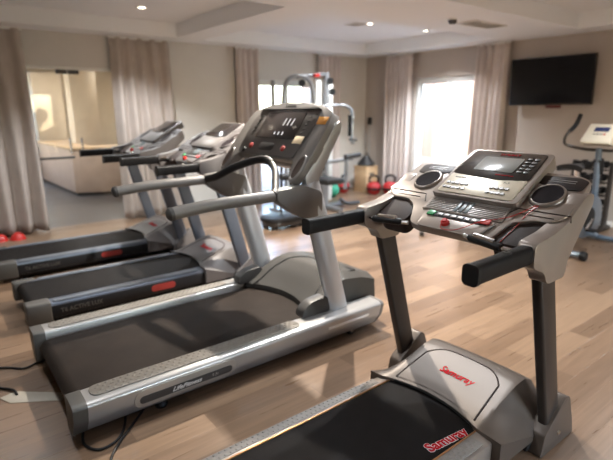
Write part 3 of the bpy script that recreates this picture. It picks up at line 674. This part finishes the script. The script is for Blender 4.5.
for k in range(3):
    b = B(); b.box((.295, -.035-.045*k, .0125), (.055, .006, .0012), M=cm()); fin(b, 'lit_bar', M_LED, sc)
    b = B(); b.box((.205, .01-.045*k, .0125), (.024, .008, .0012), M=cm()); fin(b, 'lit_digit', M_LED, sc)
b = B(); b.box((.255, -.175, .0125), (.008, .045, .0012), M=cm()); b.box((.255, -.175, .0125), (.035, .006, .0012), M=cm()); fin(b, 'arrow_mark', M_LGREY, sc)
for k in range(6):
    b = B(); b.box((.19+.03*k, .285, .009), (.012, .04, .003), .001, M=cm()); fin(b, 'key', M_DGREY, cp)
    b = B(); b.box((.19+.03*k, -.275, .009), (.012, .03, .003), .001, M=cm()); fin(b, 'key', M_DGREY, cp)
b = B(); b.prism([(.10+q[0], .02+q[1]) for q in rr(.06, .17, .025, 4)], .008, .011, 'z', .001, M=cm()); fin(b, 'reading_slot', M_BLACK, cp)
for y in (.205, -.18):
    b = B(); b.lathe([(.001, .012), (.014, .011), (.02, .006), (.021, 0), (.001, 0)], (.095, y, .008), 18, M=cm()); fin(b, 'red_button', mat('dull_red_badge', (.3, .03, .025)), cp)
b = B(); b.lathe([(.001, .01), (.016, .009), (.02, 0), (.001, 0)], (.06, .27, .008), 18, M=cm()); fin(b, 'dark_button', M_BLACK, cp)
b = B(); b.box((.32, -.395, .002), (.055, .10, .004), .001, M=cm()); fin(b, 'orange_sticker', M_ORANGE, con)
b = B(); b.box((.165, -.285, .0095), (.055, .09, .003), .001, M=cm()); fin(b, 'beige_sticker', M_BEIGE, cp)
text('LifeFitness', .028, frame(CO+ex*.425+nn*.017, (0, -1, 0), ex, nn), M_GREY, con, shear=.3)
for s in (-1, 1):
    M_ = cm() @ Matrix.Translation((-.02, s*.430, 0)) @ Matrix.Diagonal((2.1, .85, 1, 1))
    b = B(); b.lathe([(.001, -.01), (.036, .0), (.038, .006), (.042, .006), (.044, 0), (.001, -.02)], (0, 0, 0), 28, M=M_); cu = fin(b, 'cup_rim', M_GREY, con, 60)
    b = B(); b.lathe([(.001, .003), (.036, .005), (.037, 0), (.001, 0)], (0, 0, 0), 28, M=M_); fin(b, 'cup_well', M_BROWN, cu)
for s in (-1, 1):
    b = B(); b.prism(rpoly([(-.06, -.045), (.33, -.045), (.37, -.06), (.33, -.10), (.05, -.13), (-.08, -.15), (-.09, -.10)], .03, 4), min(s*.43, s*.482), max(s*.43, s*.482), 'y', .012, M=cm(), seg=3); fin(b, 'side_wing', M_LGREY, con, 50)
b = B(); b.prism(rpoly([(1.80, 1.16), (1.86, 1.12), (2.06, 1.36), (2.08, 1.46), (2.03, 1.47)], .03, 4), c-.36, c+.36, 'y', .01); fin(b, 'rear_housing', M_LGREY, con, 50)

# ================================================================== cables and floor items
def cable(pts, label, r=.0065):
    ORG[0] = V(pts[0]); b = B(); b.tube(smooth_path(pts, 8), r, 8); return tag(fin(b, 'power_cable', M_BLACK, None), label, 'cable')
cable([(.50, 2.42, .03), (.42, 2.30, .007), (.38, 2.16, .006), (.42, 2.07, .006), (.50, 2.08, .006), (.56, 2.15, .006), (.60, 2.24, .02)], 'black cable looped under the rear corner of the big silver treadmill')
cable([(.74, 2.36, .03), (.70, 2.26, .007), (.62, 2.17, .007), (.52, 2.07, .006), (.45, 1.98, .006), (.41, 1.88, .006), (.36, 1.75, .006)], 'black cable running from under the silver rail towards the bottom edge')
cable([(.47, 3.12, .010), (.36, 3.12, .0065), (.28, 3.09, .006), (.2, 3.16, .006), (.12, 3.20, .006), (.05, 3.12, .006)], 'black cable behind the silver treadmill, beside the pale floor strip')
cable([(.02, 3.02, .006), (.08, 2.98, .006), (.13, 2.94, .006), (.19, 2.86, .010), (.20, 2.80, .006)], 'short black cable ending at the tip of the pale floor strip')
ORG[0] = V((.26, 2.72, 0)); b = B(); b.prism([(.12, 2.83), (.16, 2.74), (.38, 2.60), (.42, 2.66), (.2, 2.85)], 0, .003, 'z', .001); tag(fin(b, 'cable_cover', mat('pale_tape', (.32, .29, .24), .5, bump=.1, var=.05)), 'pale strip taped on the floor behind the silver treadmill', 'cable cover')
ORG[0] = V((1.4, 2.3, 0))
for (x, y, lb) in ((.74, 6.56, 'right red half dome on the floor by the left curtain'), (.56, 6.60, 'red half dome at the left edge of the photo')):
    ORG[0] = V((x, y, 0)); b = B(); b.lathe([(.001, .085), (.02, .083), (.055, .06), (.075, .03), (.085, .008), (.09, .0), (.001, 0)], (x, y, 0), 28); tag(fin(b, 'marker_dome', M_REDP), lb, 'marker dome', 'red half domes by the left curtain')

# ================================================================== cable machine (home gym)
M_GYM = mat('silver_tube_paint', (.33, .35, .38), .3, .5, bump=.03, var=.04)
M_PAD = mat('black_vinyl_pad', (.02, .02, .022), .45, bump=.2, bscale=120, var=.1)
r = root('home_gym', (4.6, 5.65, 0), 'silver and black multi station cable machine before the back window', 'gym machine')
def t_(pts, rad, name, m=M_GYM, par=None, n=12):
    b = B(); b.tube(pts, rad, n); return fin(b, name, m, par or r)
def sq(p, q, w, name, m=M_GYM, par=None, h=None):
    b = B(); b.sweep([p, q], rr(w, h or w, w*.2, 3), up=(1, 0, 0) if abs(q[2]-p[2]) > abs(q[0]-p[0]) else (0, 0, 1)); return fin(b, name, m, par or r)
sq((4.0, 5.65, .04), (5.2, 5.65, .04), .06, 'base_beam'); sq((4.78, 5.25, .04), (4.78, 6.05, .04), .06, 'cross_foot'); sq((4.02, 5.3, .04), (4.02, 6.0, .04), .06, 'cross_foot')
sq((4.78, 5.62, .05), (4.78, 5.62, 2.02), .07, 'tower_post'); sq((4.03, 5.9, .05), (4.03, 5.9, 1.9), .05, 'tower_post')
arc = smooth_path([(4.0, 5.6, .9), (3.99, 5.6, 1.6), (4.05, 5.6, 1.86), (4.2, 5.6, 1.95), (4.40, 5.6, 1.93), (4.50, 5.6, 1.8), (4.54, 5.6, 1.5), (4.54, 5.6, .9)], 8)
t_(arc, .028, 'arched_frame'); sq((4.25, 5.62, 1.94), (4.78, 5.62, 2.0), .05, 'top_beam')
b = B(); b.bb((4.63, 5.66, .12), (4.96, 5.72, 1.95), .02); fin(b, 'weight_shroud', M_WHITE, r)
for k in range(10):
    b = B(); b.bb((4.66, 5.73, .14+.05*k), (4.93, 5.86, .185+.05*k), .004); fin(b, 'weight_plate', M_DGREY, r)
for (x, z) in ((4.82, 1.90), (4.30, 1.86), (4.86, 1.75)):
    b = B(); b.lathe([(.001, -.015), (.05, -.015), (.04, 0), (.05, .015), (.001, .015)], (0, 0, 0), 20, M=Matrix.Translation((x, 5.57, z)) @ Matrix.Rotation(PI/2, 4, 'X')); fin(b, 'pulley', M_BLACK, r)
b = B(); b.box((4.55, 5.56, 1.97), (.10, .05, .05), .01); fin(b, 'red_cap', M_REDP, r)
t_([(4.29, 5.55, 1.84), (4.29, 5.55, 1.55)], .005, 'cable', M_BLACK, n=6)
t_(smooth_path([(3.95, 5.5, 1.40), (4.1, 5.5, 1.50), (4.3, 5.5, 1.53), (4.5, 5.5, 1.50), (4.64, 5.5, 1.42)], 5), .016, 'lat_bar', M_DGREY)
pa = t_(smooth_path([(4.70, 5.56, 1.55), (4.95, 5.5, 1.56), (5.12, 5.5, 1.53), (5.20, 5.5, 1.42), (5.20, 5.5, 1.05), (5.24, 5.5, 1.0)], 6), .022, 'press_arm')
t_([(5.14, 5.48, 1.42), (5.14, 5.48, 1.10)], .030, 'press_grip', M_FOAM, pa); t_([(5.14, 5.48, 1.06), (5.28, 5.48, 1.04)], .02, 'lower_handle', M_DGREY, pa)
pa = t_(smooth_path([(4.55, 5.50, 1.50), (4.10, 5.35, 1.45), (3.86, 5.25, 1.35), (3.82, 5.2, 1.05)], 6), .022, 'press_arm', M_GYM)
t_([(3.80, 5.18, 1.30), (3.80, 5.18, 1.02)], .028, 'press_grip', M_FOAM, pa)
b = B(); b.box((4.45, 5.45, .90), (.30, .10, .55), .03); fin(b, 'back_pad', M_PAD, r)
b = B(); b.box((4.45, 5.2, .52), (.32, .42, .08), .03); fin(b, 'seat_pad', M_PAD, r)
sq((4.45, 5.3, .05), (4.45, 5.3, .48), .06, 'seat_post')
sq((4.78, 5.6, .72), (5.22, 5.5, .76), .05, 'side_arm'); sq((5.08, 5.5, .30), (5.10, 5.5, .78), .045, 'side_post'); t_([(5.0, 5.42, .80), (5.3, 5.42, .82)], .04, 'roller_pad', M_PAD)
t_(smooth_path([(4.98, 5.5, .15), (5.05, 5.5, .10), (5.15, 5.5, .06), (5.38, 5.5, .05)], 5), .03, 'front_foot', M_DGREY)
for k in range(4): t_([(3.75+.09*k, 5.35, .08), (3.92+.07*k, 5.55, 1.0)], .022, 'leg_lever', M_GYM if k % 2 else M_DSTEEL)
t_([(3.72, 5.3, .62), (3.95, 5.3, .62)], .05, 'ankle_roller', M_PAD)
# round trampoline / balance disc on floor
r = root('step_platform', (3.62, 5.12, 0), 'low black oval step platform on the floor before the cable machine', 'step platform')
b = B(); b.prism([(3.62+q[0], 5.1+q[1]) for q in rr(.66, .40, .19, 7)], .10, .15, 'z', .012); fin(b, 'deck', M_BLACK, r)
b = B(); b.prism([(3.62+q[0], 5.1+q[1]) for q in rr(.62, .36, .17, 7)], .04, .10, 'z', .006); fin(b, 'frame', M_DSTEEL, r)
for sx in (-1, 1):
    for sy in (-1, 1):
        b = B(); b.lathe([(.001, 0), (.04, 0), (.035, .04), (.001, .04)], (3.62+sx*.22, 5.1+sy*.1, 0), 14); fin(b, 'foot', M_BLACK, r)
r0 = None
def ball(x, y, rad, m, label):
    ORG[0] = V((x, y, 0)); b = B(); prof = [(rad*math.sin(PI*k/16), rad-rad*math.cos(PI*k/16)) for k in range(17)]; b.lathe(prof, (x, y, 0), 28)
    for a in (0, PI/2):
        pts = [(x+1.003*rad*math.cos(a)*math.cos(2*PI*k/32), y+1.003*rad*math.sin(a)*math.cos(2*PI*k/32), rad+1.003*rad*math.sin(2*PI*k/32)) for k in range(33)]; b.tube(pts, .003, 5, up=(math.sin(a), -math.cos(a), 0))
    return tag(fin(b, 'medicine_ball', m), label, 'ball')
ball(5.55, 6.35, .13, mat('green_rubber', (.03, .28, .17), .45, bump=.2, var=.1), 'green medicine ball on the floor right of the cable machine')
ball(5.22, 6.45, .12, M_BLACK, 'black medicine ball on the floor behind the cable machine arm')
# red punch mitts / kettlebells along the wall corner
def kettlebell(x, y, s, label, rz=0):
    r = root('kettlebell', (x, y, 0), label, 'kettlebell', 'red kettlebells on the floor by the corner')
    prof = [(.001, 0), (.06, 0), (.095, .035), (.115, .09), (.11, .135), (.085, .175), (.05, .195), (.001, .2)]
    b = B(); b.lathe([(a*s, z*s) for a, z in prof], (x, y, 0), 24); fin(b, 'weight', mat('dark_red_vinyl', (.38, .015, .015), .5, bump=.05, var=.08), r)
    cz, sz = math.cos(rz), math.sin(rz)
    pts = smooth_path([(x+q*cz*s, y+q*sz*s, z*s) for q, z in ((-.055, .17), (-.075, .22), (-.06, .275), (0, .29), (.06, .275), (.075, .22), (.055, .17))], 5)
    b = B(); b.tube(pts, .016*s, 10, up=(-sz, cz, 0)); fin(b, 'handle', M_BLACK, r)
    b = B(); b.lathe([(.1145*s, .075*s), (.119*s, .08*s), (.119*s, .10*s), (.1145*s, .105*s)], (x, y, 0), 24); fin(b, 'band', M_BLACK, r)
kettlebell(6.02, 6.58, 1.1, 'leftmost red kettlebell, just right of the cable machine', .5)
kettlebell(6.34, 6.10, 1.15, 'red kettlebell in front of the wooden box, second from the left', -.5)
kettlebell(6.53, 5.88, 1.2, 'red kettlebell third from the left, by the corner curtain', -.6)
kettlebell(6.58, 5.60, 1.1, 'rightmost red kettlebell, at the hem of the pale curtain', -.9)
r = root('wooden_box', (6.55, 6.45, 0), 'light wooden exercise box standing in the room corner', 'box')
b = B(); b.bb((6.32, 6.28, .0), (6.62, 6.6, .46), .006); fin(b, 'body', M_WOOD, r)
b = B(); b.bb((6.31, 6.27, .46), (6.63, 6.61, .48), .004); fin(b, 'lid', M_WOOD, r)
b = B(); b.bb((6.4, 6.275, .33), (6.52, 6.283, .36), .002); fin(b, 'hand_slot', M_DGREY, r)
r = root('training_bag', (6.47, 6.44, .48), 'black slumped bag lying on top of the wooden box', 'bag')
b = B(); b.lathe([(.001, .0), (.155, .0), (.165, .04), (.13, .09), (.075, .14), (.06, .18), (.001, .19)], (6.47, 6.44, .48), 20); fin(b, 'bag_body', M_PAD, r)
b = B(); b.tube(smooth_path([(6.42, 6.44, .64), (6.43, 6.43, .70), (6.48, 6.43, .72), (6.52, 6.44, .64)], 5), .008, 8); fin(b, 'carry_strap', M_BLACK, r)
r = root('suspension_strap', (6.85, 6.72, 1.25), 'thin hanging strap with dark anchor in the room corner', 'strap')
b = B(); b.box((6.84, 6.74, 1.28), (.06, .07, .14), .01); fin(b, 'anchor', M_DSTEEL, r)
for k in (-.03, .03):
    b = B(); b.sweep([(6.80, 6.72+k, 1.22), (6.74, 6.70+k*2, .60)], rr(.02, .004, .001, 1)); fin(b, 'webbing', M_LGREY, r)
    b = B(); b.tube([(6.72, 6.64+k*2, .58), (6.72, 6.74+k*2, .58)], .014, 10); fin(b, 'strap_handle', M_BLACK, r)

# ================================================================== exercise bike
M_BLUE = mat('pale_blue_metal_paint', (.15, .20, .26), .28, .5, bump=.03, var=.04, coat=.3)
r = root('exercise_bike', (5.6, 2.2, 0), 'upright exercise bike with ivory console and curved dark handlebars below the television', 'exercise bike')
yb = 2.22
for x in (6.02, 5.10):
    b = B(); b.tube([(x, yb-.24, .05), (x, yb+.24, .05)], .032, 14); st = fin(b, 'stabiliser', M_BLUE, r)
    for s in (-1, 1):
        b = B(); b.lathe([(.001, -.03), (.04, -.03), (.048, -.02), (.048, .02), (.04, .03), (.001, .03)], (0, 0, 0), 18, M=Matrix.Translation((x, yb+s*.26, .048)) @ Matrix.Rotation(PI/2, 4, 'X')); fin(b, 'stabiliser_cap', M_BLACK, st)
b = B(); b.tube(smooth_path([(5.10, yb, .06), (5.35, yb, .16), (5.7, yb, .14), (6.02, yb, .06)], 6), .04, 14); fin(b, 'main_beam', M_BLUE, r)
b = B(); sh = rpoly([(5.35, .20), (5.50, .12), (5.85, .12), (5.98, .26), (5.92, .48), (5.78, .58), (5.60, .55), (5.40, .40)], .07, 5); b.prism(sh, yb-.065, yb+.065, 'y', .02, seg=3); fin(b, 'flywheel_cover', M_BLUE, r, 50)
for s in (-1, 1):
    b = B(); b.lathe([(.001, .0), (.13, .0), (.12, .012), (.03, .016), (.001, .016)], (0, 0, 0), 28, M=Matrix.Translation((5.62, yb+s*.065, .33)) @ Matrix.Rotation(-s*PI/2, 4, 'X')); fin(b, 'crank_disc', M_BLACK, r)
    b = B(); b.tube([(5.62, yb+s*.095, .33), (5.62+s*.13, yb+s*.10, .24)], .014, 8); ck = fin(b, 'crank', M_CHROME, r)
    b = B(); b.box((5.62+s*.13, yb+s*.155, .235), (.10, .09, .025), .008); fin(b, 'pedal', M_BLACK, ck)
b = B(); b.tube([(5.86, yb, .50), (5.80, yb, 1.08)], .032, 14); fin(b, 'console_post', M_BLUE, r)
b = B(); b.tube([(5.86, yb, .80), (5.83, yb, .96)], .05, 14); fin(b, 'post_sleeve', M_BLACK, r)
b = B(); b.tube([(5.45, yb, .48), (5.30, yb, .90)], .026, 14); fin(b, 'seat_post', M_CHROME, r)
def saddle(i, j):
    a = i; w = .035+.085*(1-min(1, a*1.35))**.8 if a < .7 else .03; u = j*2-1
    return (5.14+.28*a, yb+u*w*1.15, .955-.035*u*u-.01*a)
b = B(); b.grid(16, 12, saddle, thick=.05); fin(b, 'saddle', M_PAD, r, 60)
b = B(); b.prism(rpoly([(5.72, 1.17), (5.70, 1.13), (5.86, 1.10), (5.98, 1.30), (5.94, 1.34)], .02, 3), yb-.13, yb+.17, 'y', .015, seg=3); cn = fin(b, 'console', M_CREAM, r, 50)
fr = frame((5.845, yb+.02, 1.2655), V((.22, 0, .17)).normalized(), (0, 1, 0), V((-.17, 0, .22)).normalized())
b = B(); b.box((.02, 0, .002), (.07, .15, .006), .004, M=fr); fin(b, 'display', mat('dark_blue_lcd', (.02, .03, .09), .2, bump=.02, var=.05), cn)
for k in range(4):
    b = B(); b.box((-.06, .05-.034*k, .003), (.018, .022, .006), .002, M=fr); fin(b, 'button', M_RED if k == 3 else M_GREY, cn)
for s in (-1, 1):
    hb = smooth_path([(5.82, yb, 1.06), (5.80, yb+s*.12, 1.06), (5.74, yb+s*.27, 1.09), (5.70, yb+s*.33, 1.13), (5.72, yb+s*.325, 1.22), (5.82, yb+s*.285, 1.32), (5.86, yb+s*.26, 1.44)], 6)
    b = B(); b.tube(hb, .017, 12); h = fin(b, 'handlebar', M_DSTEEL, r)
    b = B(); b.tube(hb[-11:], .024, 12); fin(b, 'foam_grip', M_FOAM, h)

# ================================================================== dumbbell tree beside the bike
r = root('dumbbell_rack', (6.58, 2.6, 0), 'narrow dark dumbbell rack by the wall behind the exercise bike', 'rack')
for y in (2.36, 2.80):
    b = B(); b.prism(rpoly([(6.42, .0), (6.80, .0), (6.80, .04), (6.66, .08), (6.66, .86), (6.60, .86), (6.56, .08), (6.42, .04)], .01, 2), y-.02, y+.02, 'y', .004); fin(b, 'side_frame', M_DSTEEL, r)
for k in range(5):
    z = .12+.16*k
    for dx in (-.05, .05):
        b = B(); b.bb((6.60+dx-.008, 2.38, z-.008), (6.60+dx+.008, 2.78, z+.008)); fin(b, 'shelf_bar', M_DSTEEL, r)
def dumbbell(x, y, z, s, label):
    r = root('dumbbell', (x, y, z), label, 'dumbbell', 'dumbbells on the rack behind the bike')
    R = Matrix.Translation((x, y, z)) @ Matrix.Rotation(PI/2, 4, 'Y')
    b = B(); b.lathe([(.001, -.07), (.014, -.07), (.016, 0), (.014, .07), (.001, .07)], (0, 0, 0), 12, M=R); fin(b, 'handle', M_CHROME, r)
    for q in (-1, 1):
        b = B(); b.prism([(s*math.cos(PI/3*i+.5), s*math.sin(PI/3*i+.5)) for i in range(6)], q*.095-.03, q*.095+.03, 'z', .008, M=R); fin(b, 'head', M_BLACK, r)
for k, nm in enumerate(('lowest', 'second', 'middle', 'fourth', 'top')):
    for j in range(3):
        dumbbell(6.60, 2.46+.125*j, .128+.16*k+.05, .050, 'black dumbbell on the %s shelf of the rack, %s of three' % (nm, ('right one', 'centre one', 'left one')[j]))

# ================================================================== weight bench mostly hidden behind the console
r = root('weight_bench', (4.95, 3.3, 0), 'flat bench with dark feet on the floor, hidden behind the foreground console', 'bench')
sq((4.60, 3.60, .03), (4.84, 3.80, .03), .05, 'foot', M_DSTEEL); sq((5.55, 3.2, .03), (5.55, 3.6, .03), .05, 'foot', M_DSTEEL)
sq((4.73, 3.70, .05), (5.55, 3.40, .05), .045, 'base_tube', M_DSTEEL); sq((5.25, 3.50, .06), (5.25, 3.50, .33), .05, 'post', M_DSTEEL)
b = B(); b.box((5.3, 3.35, .365), (.6, .26, .06), .02); fin(b, 'pad', M_PAD, r)

# ================================================================== light
w = bpy.data.worlds.new('World'); scene.world = w; w.use_nodes = True; nt = w.node_tree
sky = nt.nodes.new('ShaderNodeTexSky'); sky.sky_type = 'NISHITA'; sky.sun_disc = False; sky.sun_elevation = math.radians(40); sky.sun_rotation = math.radians(200)
bg = nt.nodes['Background']; nt.links.new(sky.outputs[0], bg.inputs[0]); bg.inputs[1].default_value = 1.1
def portal(loc, rot, sx, sy):
    la = bpy.data.lights.new('portal', 'AREA'); la.shape = 'RECTANGLE'; la.size = sx; la.size_y = sy; la.cycles.is_portal = True
    o = bpy.data.objects.new('portal', la); col.objects.link(o); o.location = loc; o.rotation_euler = rot
portal((5.04, Y1+.19, 1.0), (-PI/2, 0, 0), 1.3, 1.95)
portal((X1+.19, 5.08, 1.03), (0, PI/2, 0), 1.95, 1.28)
portal((2.5, Y0-.19, 1.05), (PI/2, 0, 0), 1.8, 2.0)
su = bpy.data.lights.new('sun', 'SUN'); su.energy = .9; su.angle = math.radians(.6); su.color = (1, .95, .88)
o = bpy.data.objects.new('sun', su); col.objects.link(o); o.rotation_euler = (math.radians(52), 0, math.radians(4)); o.location = (0, 0, 8)
for (x, y) in ((1.2, 8.5), (1.0, 11.0), (3.3, 10.6)):  # added fill lights to brighten the lobby, no fixtures there
    la = bpy.data.lights.new('lobby_fill', 'AREA'); la.shape = 'DISK'; la.size = .3; la.energy = 20; la.color = (1, .94, .86)
    o = bpy.data.objects.new('lobby_fill', la); col.objects.link(o); o.location = (x, y, LH-.02)

# ================================================================== camera
cam = bpy.data.cameras.new('camera'); co = bpy.data.objects.new('camera', cam); col.objects.link(co); scene.camera = co
pitch, roll, yaw, f = .2442, -.00334, .9057, 483.6
F = V((math.cos(yaw)*math.cos(pitch), math.sin(yaw)*math.cos(pitch), -math.sin(pitch))); R = V((math.sin(yaw), -math.cos(yaw), 0)); U = R.cross(F)
R2 = R*math.cos(roll)+U*math.sin(roll); U2 = -R*math.sin(roll)+U*math.cos(roll)
co.matrix_world = frame((0, 0, 1.5), R2, U2, -F)
cam.sensor_width = 36; cam.lens = f/613*36; cam.clip_start = .05
cam.dof.use_dof = True; cam.dof.focus_distance = 1.95; cam.dof.aperture_fstop = 1.8
scene.view_settings.view_transform = 'Standard'; scene.view_settings.look = 'None'; scene.view_settings.gamma = 1
scene.view_settings.exposure = 1.18; scene.view_settings.use_curve_mapping = False
